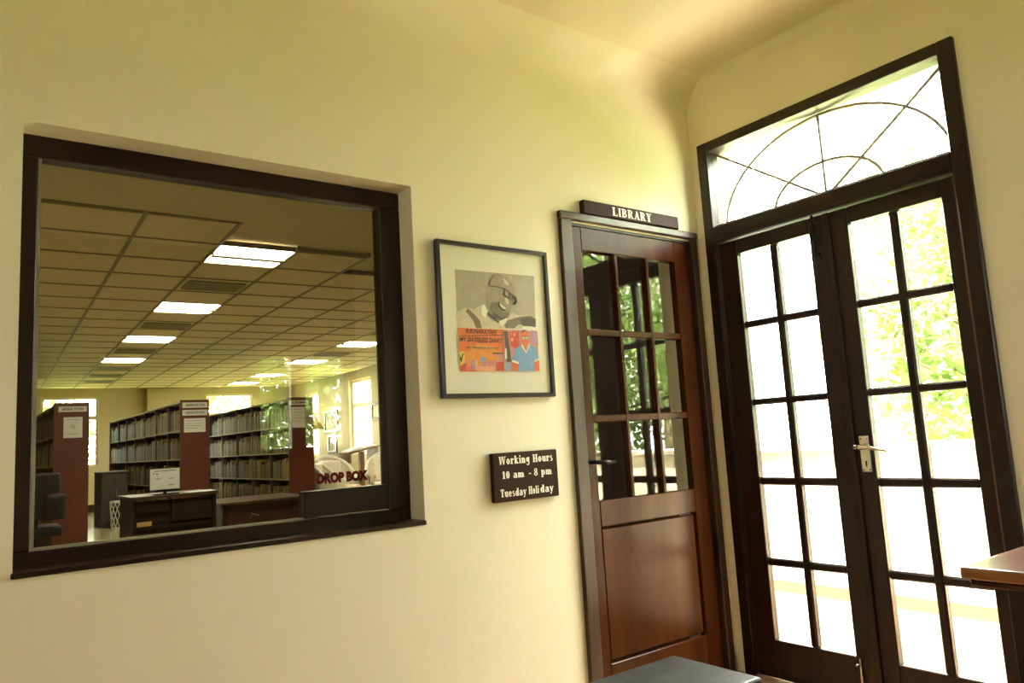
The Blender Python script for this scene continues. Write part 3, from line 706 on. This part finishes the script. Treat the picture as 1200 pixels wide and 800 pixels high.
for b in range(8):
    for r in (3, 2, 1, 0): fill(0, r, b, False)
o = obj('books', mass, BM_ + [PAGE])
tag(o, 'mass of books filling the far bays of the library bookcases', 'books', kind='stuff')
# bookcase signs and notices
SIGNW = mat('white_sign_plate', (.78, .76, .68, 1), .5)
def plate(name, x0, x1, z0, z1, yf, label, cat, text=None, tx=None, m_=SIGNW):
    e = empty(name, ((x0+x1)/2, yf, z0), label, cat)
    part('board', m_, e, (x0, x1, yf-.008, yf, z0, z1))
    if text: sans(text, x0+(x1-x0)*.12 if tx is None else tx[0], z0+(z1-z0)*.28, (x1-x0)*.76 if tx is None else tx[1], (z1-z0)*.46, yf-.0085, 'lettering', INK, e, bold=.03)
    return e
def notice(x0, x1, z0, z1, yf, label, lines, logo=False):
    e = plate('notice', x0, x1, z0, z1, yf, label, 'notice', m_=WHITEP)
    W_, H_ = x1-x0, z1-z0
    for u, v, l_ in lines:
        part('printed_line', mat('faint_print', (.30, .30, .28, 1), .8), e, (x0+W_*u, x0+W_*(u+l_), yf-.0095, yf-.008, z0+H_*v, z0+H_*v+.006))
    return e
y1_ = 8.15-.031
plate('shelf_sign', -2.055, -1.755, 1.800, 1.865, y1_, 'white GENERAL FICTION sign on the bookcase beside the window frame', 'sign', 'GENERAL FICTION')
notice(-2.00, -1.80, 1.485, 1.735, y1_, 'white notice sheet under the single general fiction sign', [(.15, .86, .7), (.38, .62, .2), (.34, .55, .3), (.4, .48, .2), (.15, .18, .7)])
y2_ = 8.0-.031
plate('shelf_sign', -.685, -.375, 1.808, 1.878, y2_, 'upper white GENERAL FICTION sign above the SCIENCE FICTION sign', 'sign', 'GENERAL FICTION')
plate('shelf_sign', -.685, -.375, 1.708, 1.780, y2_, 'white SCIENCE FICTION sign below a GENERAL FICTION sign', 'sign', 'SCIENCE FICTION')
notice(-.665, -.40, 1.49, 1.67, y2_, 'pale notice sheet under the SCIENCE FICTION sign', [(.1, .8, .7), (.1, .62, .8), (.1, .45, .75), (.1, .28, .5)])
y3_ = 7.82-.031
plate('shelf_sign', .668, .945, 1.805, 1.868, y3_, 'white CRIME sign on the end of a bookcase', 'sign', 'CRIME')
notice(.70, .885, 1.49, 1.775, y3_, 'pale notice sheet under the CRIME sign', [(.15, .88, .6), (.15, .74, .7), (.15, .6, .5), (.15, .45, .7), (.15, .3, .6)])

# staff desk with sign holder
DK = empty('staff_desk', (-1.42, 5.3, LZ), 'dark wooden library desk behind the viewing window', 'desk')
part('desk_top', mat('desk_top_wood', (.06, .03, .016, 1), .4), DK, (-1.79, -1.05, 5.0, 5.65, .820, .845), bev=.004)
part('side_panel', DARKWOOD, DK, (-1.78, -1.755, 5.03, 5.62, LZ, .820)); part('side_panel', DARKWOOD, DK, (-1.085, -1.06, 5.03, 5.62, LZ, .820))
part('modesty_panel', DARKWOOD, DK, (-1.755, -1.085, 5.08, 5.10, .40, .80)); part('drawer', DARKWOOD, DK, (-1.745, -1.46, 5.045, 5.075, .70, .80), bev=.004); part('drawer', DARKWOOD, DK, (-1.445, -1.095, 5.045, 5.075, .60, .80), bev=.004)
part('shelf_rail', DARKWOOD, DK, (-1.755, -1.085, 5.05, 5.08, .555, .58))
tag(part('paper_label', mat('yellow_label', (.55, .36, .12, 1), .7), None, (-1.735, -1.615, 5.04, 5.05, .58, .62)), 'small ochre card leaning on the desk rail', 'card')
SG = empty('sign_holder', (-1.5, 5.08, .845), 'white landscape notice on a dark stand on the library desk', 'sign')
part('stand', BLACKM, SG, (-1.60, -1.38, 5.05, 5.13, .845, .855), (-1.51, -1.48, 5.085, 5.095, .855, .90))
mb = MB(); mb.box(-1.622, -1.372, 5.078, 5.084, .892, 1.078); obj('notice_sheet', mb, WHITEP, SG)
for u0, u1, v in ((-1.60, -1.585, 1.035), (-1.575, -1.555, 1.030), (-1.58, -1.53, .985), (-1.46, -1.42, .985), (-1.47, -1.42, .925), (-1.59, -1.40, 1.055)):
    part('printed_line', INK if u1-u0 < .03 else mat('faint_print', (.3, .3, .28, 1)), SG, (u0, u1, 5.0765, 5.078, v, v+.008))
tag(part('paper_sheet', WHITEP, None, (-1.30, -1.06, 5.02, 5.24, .8455, .850), bev=.001), 'white papers lying on the edge of the library desk', 'paper')
# lower table next to it
LT = empty('low_table', (-.6, 5.4, LZ), 'dark red brown low table beside the library desk', 'table')
part('table_top', mat('low_table_top', (.06, .028, .014, 1), .4), LT, (-1.03, -.12, 5.0, 5.9, .695, .72), bev=.004)
for x in (-1.0, -.195):
    for y in (5.03, 5.82): part('leg', DARKWOOD, LT, (x, x+.05, y, y+.05, LZ, .695))
part('front_panel', mat('red_brown_front', (.05, .014, .006, 1), .5), LT, (-.95, -.195, 5.06, 5.08, .30, .695))
obj('bracket', MB().tube([(-.74, 5.03, .56), (-.74, 5.02, .60), (-.66, 5.02, .575)], .004, 6), STEEL, LT)
# lattice basket
BK = empty('lattice_basket', (-.90, 11.1, LZ), 'white plastic lattice waste basket in the library aisle', 'basket')
WPL = mat('white_plastic', (.70, .70, .62, 1), .5)
mb = MB(); mb.lathe([(.125, 0), (.125, .03)], (-.90, 11.1, LZ), 16); obj('base', mb, WPL, BK)
mb = MB(); mb.lathe([(.142, 0), (.150, 0), (.150, .03), (.142, .03), (.142, 0)], (-.90, 11.1, LZ+.40), 20); obj('rim', mb, WPL, BK)
for k in range(14):
    for s in (1, -1):
        pts = [(-.90+(.125+.02*i/6)*math.cos(2*math.pi*k/14+s*.45*i/6*2), 11.1+(.125+.02*i/6)*math.sin(2*math.pi*k/14+s*.45*i/6*2), LZ+.03+.37*i/6) for i in range(7)]
        obj('strand', MB().tube(pts, .007, 5), WPL, BK)
obj('lining', MB().lathe([(.118, .03), (.134, .39)], (-.90, 11.1, LZ), 16), DARKWOOD, BK)
# low grey cabinet in the aisle
GC = empty('low_cabinet', (-.93, 11.7, LZ), 'low grey cabinet standing behind the lattice basket', 'cabinet')
GREY = mat('grey_laminate', (.06, .055, .04, 1), .5, spec=.25)
part('body', GREY, GC, (-1.12, -.74, 11.42, 12.2, LZ, .99)); part('top', mat('grey_laminate_top', (.10, .09, .06, 1), .4), GC, (-1.13, -.73, 11.40, 12.22, .99, 1.015), bev=.004)
gd = [part('door', GREY, GC, (-1.11, -.935, 11.405, 11.42, LZ+.06, .97), bev=.003), part('door', GREY, GC, (-.925, -.75, 11.405, 11.42, LZ+.06, .97), bev=.003)]
for x, g_ in zip((-.955, -.905), gd): part('handle', STEEL, g_, (x-.006, x+.006, 11.385, 11.405, .60, .72), bev=.002)
# black office chair by the window frame
OC = empty('office_chair', (-2.4, 6.1, LZ), 'black office chair with a draped back beside the bookcase', 'chair')
CH = mat('black_chair_fabric', (.014, .012, .010, 1), .7, .3, 10)
mb = MB(); mb.box(-2.62, -2.23, 5.96, 6.04, .66, 1.10, bev=.035, seg=3); obj('backrest', mb, CH, OC, True)
mb = MB(); mb.box(-2.64, -2.20, 6.0, 6.46, .50, .60, bev=.035, seg=3); obj('seat', mb, CH, OC, True)
obj('column', MB().tube([(-2.42, 6.22, LZ+.06), (-2.42, 6.22, .50)], .03, 10), BLACKM, OC)
obj('back_bracket', MB().tube([(-2.42, 6.06, .52), (-2.42, 5.98, .70)], .02, 8), BLACKM, OC)
for k in range(5):
    a = 2*math.pi*k/5+.3; obj('leg', MB().tube([(-2.42, 6.22, LZ+.09), (-2.42+.28*math.cos(a), 6.22+.28*math.sin(a), LZ+.04)], .022, 8, .016), BLACKM, OC)
mb = MB(); mb.box(-2.36, -2.19, 5.90, 5.99, .66, .90, bev=.04, seg=3); obj('draped_bag', mb, CH, OC, True)
# white wicker armchairs
WICK = mat('white_cane', (.80, .77, .66, 1), .6, .08, 40, bump=.3)
FLOR = mat('floral_cushion', (.84, .78, .66, 1), .8, 0, 9, col2=(.70, .26, .20, 1), detail=1)
n_ = FLOR.node_tree.nodes
for q in n_:
    if q.type == 'MAP_RANGE': q.inputs[1].default_value = .60; q.inputs[2].default_value = .68
def armchair(cx, cy_, rz, label):
    e = empty('cane_armchair', (cx, cy_, LZ), label, 'armchair', 'white cane armchairs', rz=rz)
    def ch(n2, mb2, m2, sm=True):
        o2 = obj(n2, mb2, m2, None, sm); o2.parent = e; return o2
    prof = []                                       # curved shell, open towards +Y (turned away from the viewing window)
    m2 = MB(); NA, rings = 24, []
    for i in range(NA+1):
        a = math.radians(-200 + 220*i/NA); back = max(0, math.sin(-a)) ** .8
        x, y = .36*math.cos(a), .33*math.sin(a)
        ht = .58 + .34*back if True else 0
        rings.append((x, y, ht))
    for i in range(NA):
        (xa, ya, ha), (xb, yb, hb) = rings[i], rings[i+1]
        for (za, zb) in ((.12, None),):
            pts = [(xa, ya, za), (xb, yb, za), (xb*1.06, yb*1.06, hb), (xa*1.06, ya*1.06, ha)]
            m2.face(pts); m2.face([(p[0]*.9, p[1]*.9, p[2]) for p in pts][::-1])
    ch('cane_shell', m2, WICK)
    m2 = MB(); m2.tube([(x*1.01, y*1.01, h) for x, y, h in rings], .035, 8); ch('top_rail', m2, WICK)
    m2 = MB(); m2.box(-.28, .28, -.26, .30, .34, .46, bev=.04, seg=3); ch('seat_cushion', m2, FLOR)
    m2 = MB(); m2.box(-.22, .22, -.29, -.18, .46, .86, bev=.05, seg=3); ch('back_cushion', m2, FLOR)
    m2 = MB(); m2.box(-.17, .17, -.40, -.355, .52, .82, bev=.02, seg=2); ch('back_pad', m2, FLOR)
    for x in (-.27, .27):
        for y in (-.20, .26): m2 = MB(); m2.tube([(x, y, 0), (x, y, .34)], .022, 8); ch('leg', m2, WICK)
    return e
armchair(1.93, 9.2, math.radians(188), 'white cane armchair with a floral cushion, seen above the drop box lettering')
armchair(2.92, 9.3, math.radians(160), 'white cane armchair partly hidden by the viewing window frame')
armchair(1.42, 8.15, math.radians(235), 'white cane armchair half hidden behind the crime bookcase end')
CT = empty('coffee_table', (2.25, 8.3, LZ), 'pale cane coffee table in front of the white armchairs', 'table')
part('table_top', WICK, CT, (1.92, 2.72, 8.1, 8.6, .52, .55), bev=.008)
for x in (1.95, 2.65):
    for y in (8.13, 8.53): part('leg', WICK, CT, (x, x+.04, y, y+.04, LZ, .52))
part('rail', WICK, CT, (1.95, 2.69, 8.12, 8.14, .42, .50))
# reading stand with an open book
RS = empty('reading_stand', (2.8, 10.05, LZ), 'brown wooden reading stand below the tall cream framed window', 'stand')
SW = mat('stand_wood', (.22, .11, .05, 1), .45, .2, 5)
mb = MB(); mb.prism([(2.46, 9.9, 1.05), (3.08, 9.9, 1.16), (3.08, 9.9, 1.19), (2.46, 9.9, 1.08)], (0, .45, 0)); obj('sloping_top', mb, SW, RS)
part('post', SW, RS, (2.78, 2.86, 10.08, 10.16, LZ, 1.09)); part('foot', SW, RS, (2.55, 3.05, 10.0, 10.25, LZ, LZ+.04), bev=.005)
part('side_board', SW, RS, (3.02, 3.06, 9.92, 10.33, .60, 1.15)); part('side_board', SW, RS, (2.50, 2.53, 9.92, 10.33, .90, 1.06))
mb = MB(); mb.prism([(2.50, 9.93, 1.09), (2.78, 9.93, 1.142), (2.78, 9.93, 1.165), (2.64, 9.93, 1.155), (2.50, 9.93, 1.105)], (0, .34, 0)); mb.prism([(2.785, 9.93, 1.142), (3.04, 9.93, 1.186), (3.04, 9.93, 1.20), (2.92, 9.93, 1.195), (2.785, 9.93, 1.165)], (0, .34, 0))
tag(obj('open_book', mb, WHITEP), 'open white book lying on the reading stand', 'book')
# dark sideboard with lamp
SB = empty('sideboard', (3.3, 13.4, LZ), 'dark low sideboard under the framed pictures', 'sideboard')
part('body', DARKWOOD, SB, (3.30, 3.77, 12.75, 14.3, LZ, .96)); part('top', DARKWOOD, SB, (3.27, 3.775, 12.72, 14.33, .96, .99), bev=.005)
for k in range(3):
    sd2 = part('door', DARKWOOD, SB, (3.285, 3.30, 12.78+.51*k, 13.26+.51*k, LZ+.06, .94), bev=.004)
    part('handle', BLACKM, sd2, (3.27, 3.285, 12.98+.51*k, 13.06+.51*k, .80, .82), bev=.002)
FLp = empty('floor_lamp', (2.15, 10.7, LZ), 'floor lamp with an amber cone shade behind the crime bookcase', 'lamp')
mb = MB(); mb.lathe([(.21, 0), (.06, .26)], (2.15, 10.7, 1.54), 20); obj('shade', mb, mat('amber_shade', (.55, .36, .12, 1), .7, trans=.4), FLp, True)
obj('pole', MB().tube([(2.15, 10.7, LZ+.02), (2.15, 10.7, 1.80)], .012, 8), BLACKM, FLp)
obj('base', MB().lathe([(.14, 0), (.14, .02), (.03, .035)], (2.15, 10.7, LZ), 20), BLACKM, FLp)
# pictures on the library's side wall
def wallpic(y0, y1, z0, z1, label, m_):
    e = empty('framed_picture', (3.77, (y0+y1)/2, z0), label, 'picture')
    f = .05; xa, xb = 3.745, 3.779
    part('frame', BF, e, (xa, xb, y0, y0+f, z0, z1), (xa, xb, y1-f, y1, z0, z1), (xa, xb, y0+f, y1-f, z0, z0+f), (xa, xb, y0+f, y1-f, z1-f, z1))
    part('print', m_, e, (3.765, 3.772, y0+f, y1-f, z0+f, z1-f))
wallpic(13.3, 14.02, 1.545, 2.03, 'larger dark framed picture above another on the library wall', mat('picture_print_green', (.30, .32, .20, 1), .6, 0, 5, col2=(.62, .60, .46, 1)))
wallpic(13.38, 13.85, 1.08, 1.49, 'smaller dark framed picture below a larger one on the library wall', mat('picture_print_brown', (.25, .26, .16, 1), .6, 0, 5, col2=(.56, .52, .36, 1)))
wallpic(11.20, 11.58, 1.70, 2.04, 'thin framed picture on the wall next to the tall window', mat('picture_print_cream', (.62, .58, .42, 1), .6, .1, 5))

# ================================================================== OUTSIDE
TERR = mat('terrace_floor', (.30, .21, .13, 1), .7, .12, 3)
struct('terrace_floor', MB().box(.22, 1.65, -6.0, 3.5, -.15, -.01), TERR, 'sunlit pale terrace floor outside the double doors', 'floor')
WASH = mat('whitewashed_plaster', (.80, .76, .66, 1), .85, 0, 5, col2=(.62, .57, .46, 1), stretch=(1, 1, .35), detail=8)
mb = MB(); mb.box(1.65, 1.80, -6.0, 3.5, -.6, .96)
struct('wall_terrace', mb, WASH, 'low whitewashed parapet wall at the terrace edge', 'wall')
struct('trim_3', MB().box(1.62, 1.83, -6.0, 3.5, .96, 1.00, bev=.006), mat('grey_coping', (.58, .55, .46, 1), .8, .1, 6), 'grey coping along the terrace parapet', 'trim')
struct('baseboard_terrace', MB().box(1.637, 1.65, -6.0, 3.5, -.01, .07), mat('terracotta_skirting', (.26, .085, .022, 1), .6), 'terracotta skirting along the terrace parapet', 'baseboard')
struct('ground', MB().box(-40, 50, -50, 60, -.9, -.6), mat('garden_ground', (.20, .24, .09, 1), .9, .3, .8), 'green garden ground beyond the terrace', 'ground')
BARK = mat('tree_bark', (.16, .11, .07, 1), .9, .3, 8, (1, 1, .2), bump=.2)
LEAFS = [mat('leaf_green_%d' % i, c, .5, .25, 1.3, trans=.45) for i, c in enumerate(((.150, .230, .050, 1), (.190, .270, .065, 1), (.120, .200, .045, 1)))]
def leaf_mesh(verts, faces, c, r, n, lsz, rnd):
    for _ in range(n):
        d = Vector((rnd.gauss(0, 1), rnd.gauss(0, 1), rnd.gauss(0, .8))).normalized()*r*rnd.random()**.45
        p = c + d; a = Vector((rnd.uniform(-1, 1), rnd.uniform(-1, 1), rnd.uniform(-.9, .3))).normalized()
        b = a.cross(Vector((rnd.uniform(-1, 1), rnd.uniform(-1, 1), 1))).normalized(); s = lsz*rnd.uniform(.7, 1.4); k = len(verts)
        verts += [p, p+a*s*.5+b*s*.22, p+a*s, p+a*s*.5-b*s*.22]; faces.append((k, k+1, k+2, k+3))
def tree(x, y, h, spread, nb, label, seed, lsz=.13, nl=260, zb=-.6, low=.25):
    rnd = random.Random(seed)
    e = empty('garden_tree', (x, y, zb), label, 'tree', 'garden trees')
    tip = Vector((x+rnd.uniform(-.3, .3), y+rnd.uniform(-.3, .3), zb+h*.8))
    base = Vector((x, y, zb))
    obj('trunk', MB().tube([base, base.lerp(tip, .35)+Vector((rnd.uniform(-.1, .1), .05, 0)), base.lerp(tip, .7), tip], .13*h/6, 8, .03), BARK, e, True)
    verts, faces = [], []
    for k in range(nb):
        f = low + (1-low)*k/nb; s = base.lerp(tip, f); a = k*2.4+rnd.uniform(-.4, .4); L_ = spread*(1.1-.55*f)*rnd.uniform(.7, 1.1)
        en = s + Vector((math.cos(a)*L_, math.sin(a)*L_, h*.10+rnd.uniform(-.1, .5)))
        obj('branch', MB().tube([s, s.lerp(en, .5)+Vector((0, 0, .12)), en], .035, 5, .010), BARK, e, True)
        for q in (.35, .6, .8, 1.0): leaf_mesh(verts, faces, s.lerp(en, q)+Vector((0, 0, .1)), spread*.34, nl//4, lsz, rnd)
    leaf_mesh(verts, faces, tip+Vector((0, 0, .2)), spread*.6, nl, lsz, rnd)
    me = bpy.data.meshes.new('foliage'); me.from_pydata([v-base for v in verts], [], faces); me.materials.append(LEAFS[seed % 3])
    o = bpy.data.objects.new('foliage', me); COL.objects.link(o); o.parent = e
for i, t_ in enumerate([
    (5.1, .55, 4.3, 1.6, 15, 'broad leafy tree just beyond the terrace parapet'), (5.8, -3.4, 5.2, 1.9, 13, 'second tree past the parapet facing the side table'),
    (9.4, 2.4, 6.0, 2.1, 15, 'tall garden tree behind the parapet trees'), (3.9, -5.6, 5.0, 1.8, 13, 'bushy tree at the parapet end away from the library'),
    (8.6, -6.6, 6.8, 2.6, 15, 'tall tree in the garden beyond the parapet end'), (5.9, -8.6, 6.2, 2.4, 15, 'leafy tree past the southern end of the terrace'), (13.0, -4.0, 7.5, 3.2, 15, 'distant high tree far beyond the terrace'), (12.5, -11.5, 8.0, 3.4, 15, 'most distant tree beyond the parapet end'),
    (-.2, -7.0, 5.0, 1.9, 15, 'leafy tree outside the lobby garden window'), (1.9, -9.4, 6.0, 2.3, 15, 'tree behind the one at the lobby garden window'), (.4, -12.6, 7.0, 2.8, 15, 'tall tree far beyond the lobby garden window'),
    (-1.2, 20.2, 5.2, 2.1, 12, 'tree outside the far library window by the general fiction sign'), (2.6, 20.5, 5.4, 2.2, 12, 'tree outside the far library window above the crime books'),
    (7.2, 15.2, 5.2, 2.1, 12, 'tree outside the tall library side window'), (7.8, 19.5, 5.5, 2.3, 12, 'tree outside the narrow library side window')]):
    tree(*t_, seed=i+3, nl=420, lsz=.15)
# fan palm by the parapet
PM = empty('fan_palm', (3.3, -1.5, -.6), 'young fan palm with long fronds against the parapet', 'palm')
obj('trunk', MB().tube([(3.3, -1.5, -.6), (3.33, -1.5, .4), (3.3, -1.48, 1.3)], .09, 8, .07), BARK, PM, True)
rnd = random.Random(5)
for k in range(12):
    a = k*2.399; el = rnd.uniform(.2, 1.2); c = Vector((3.3, -1.48, 1.3)); d = Vector((math.cos(a)*math.cos(el), math.sin(a)*math.cos(el), math.sin(el)))
    m_ = MB(); n_seg = 10; L_ = rnd.uniform(.9, 1.3); pts = [c + d*L_*i/n_seg + Vector((0, 0, -.55*(i/n_seg)**2)) for i in range(n_seg+1)]
    m_.tube(pts, .010, 5, .003)
    for i in range(2, n_seg+1):
        t = (pts[i]-pts[i-1]).normalized(); sd_ = t.cross(Vector((0, 0, 1))).normalized()
        for s in (-1, 1):
            for h_ in (0, .5):
                p = pts[i-1].lerp(pts[i], h_); q = p + (sd_*s*.85 + t*.6 + Vector((0, 0, -.18)))*.36*(1-.45*i/n_seg)
                m_.face([p-t*.014, p+t*.014, q])
    obj('frond', m_, LEAFS[1], PM)
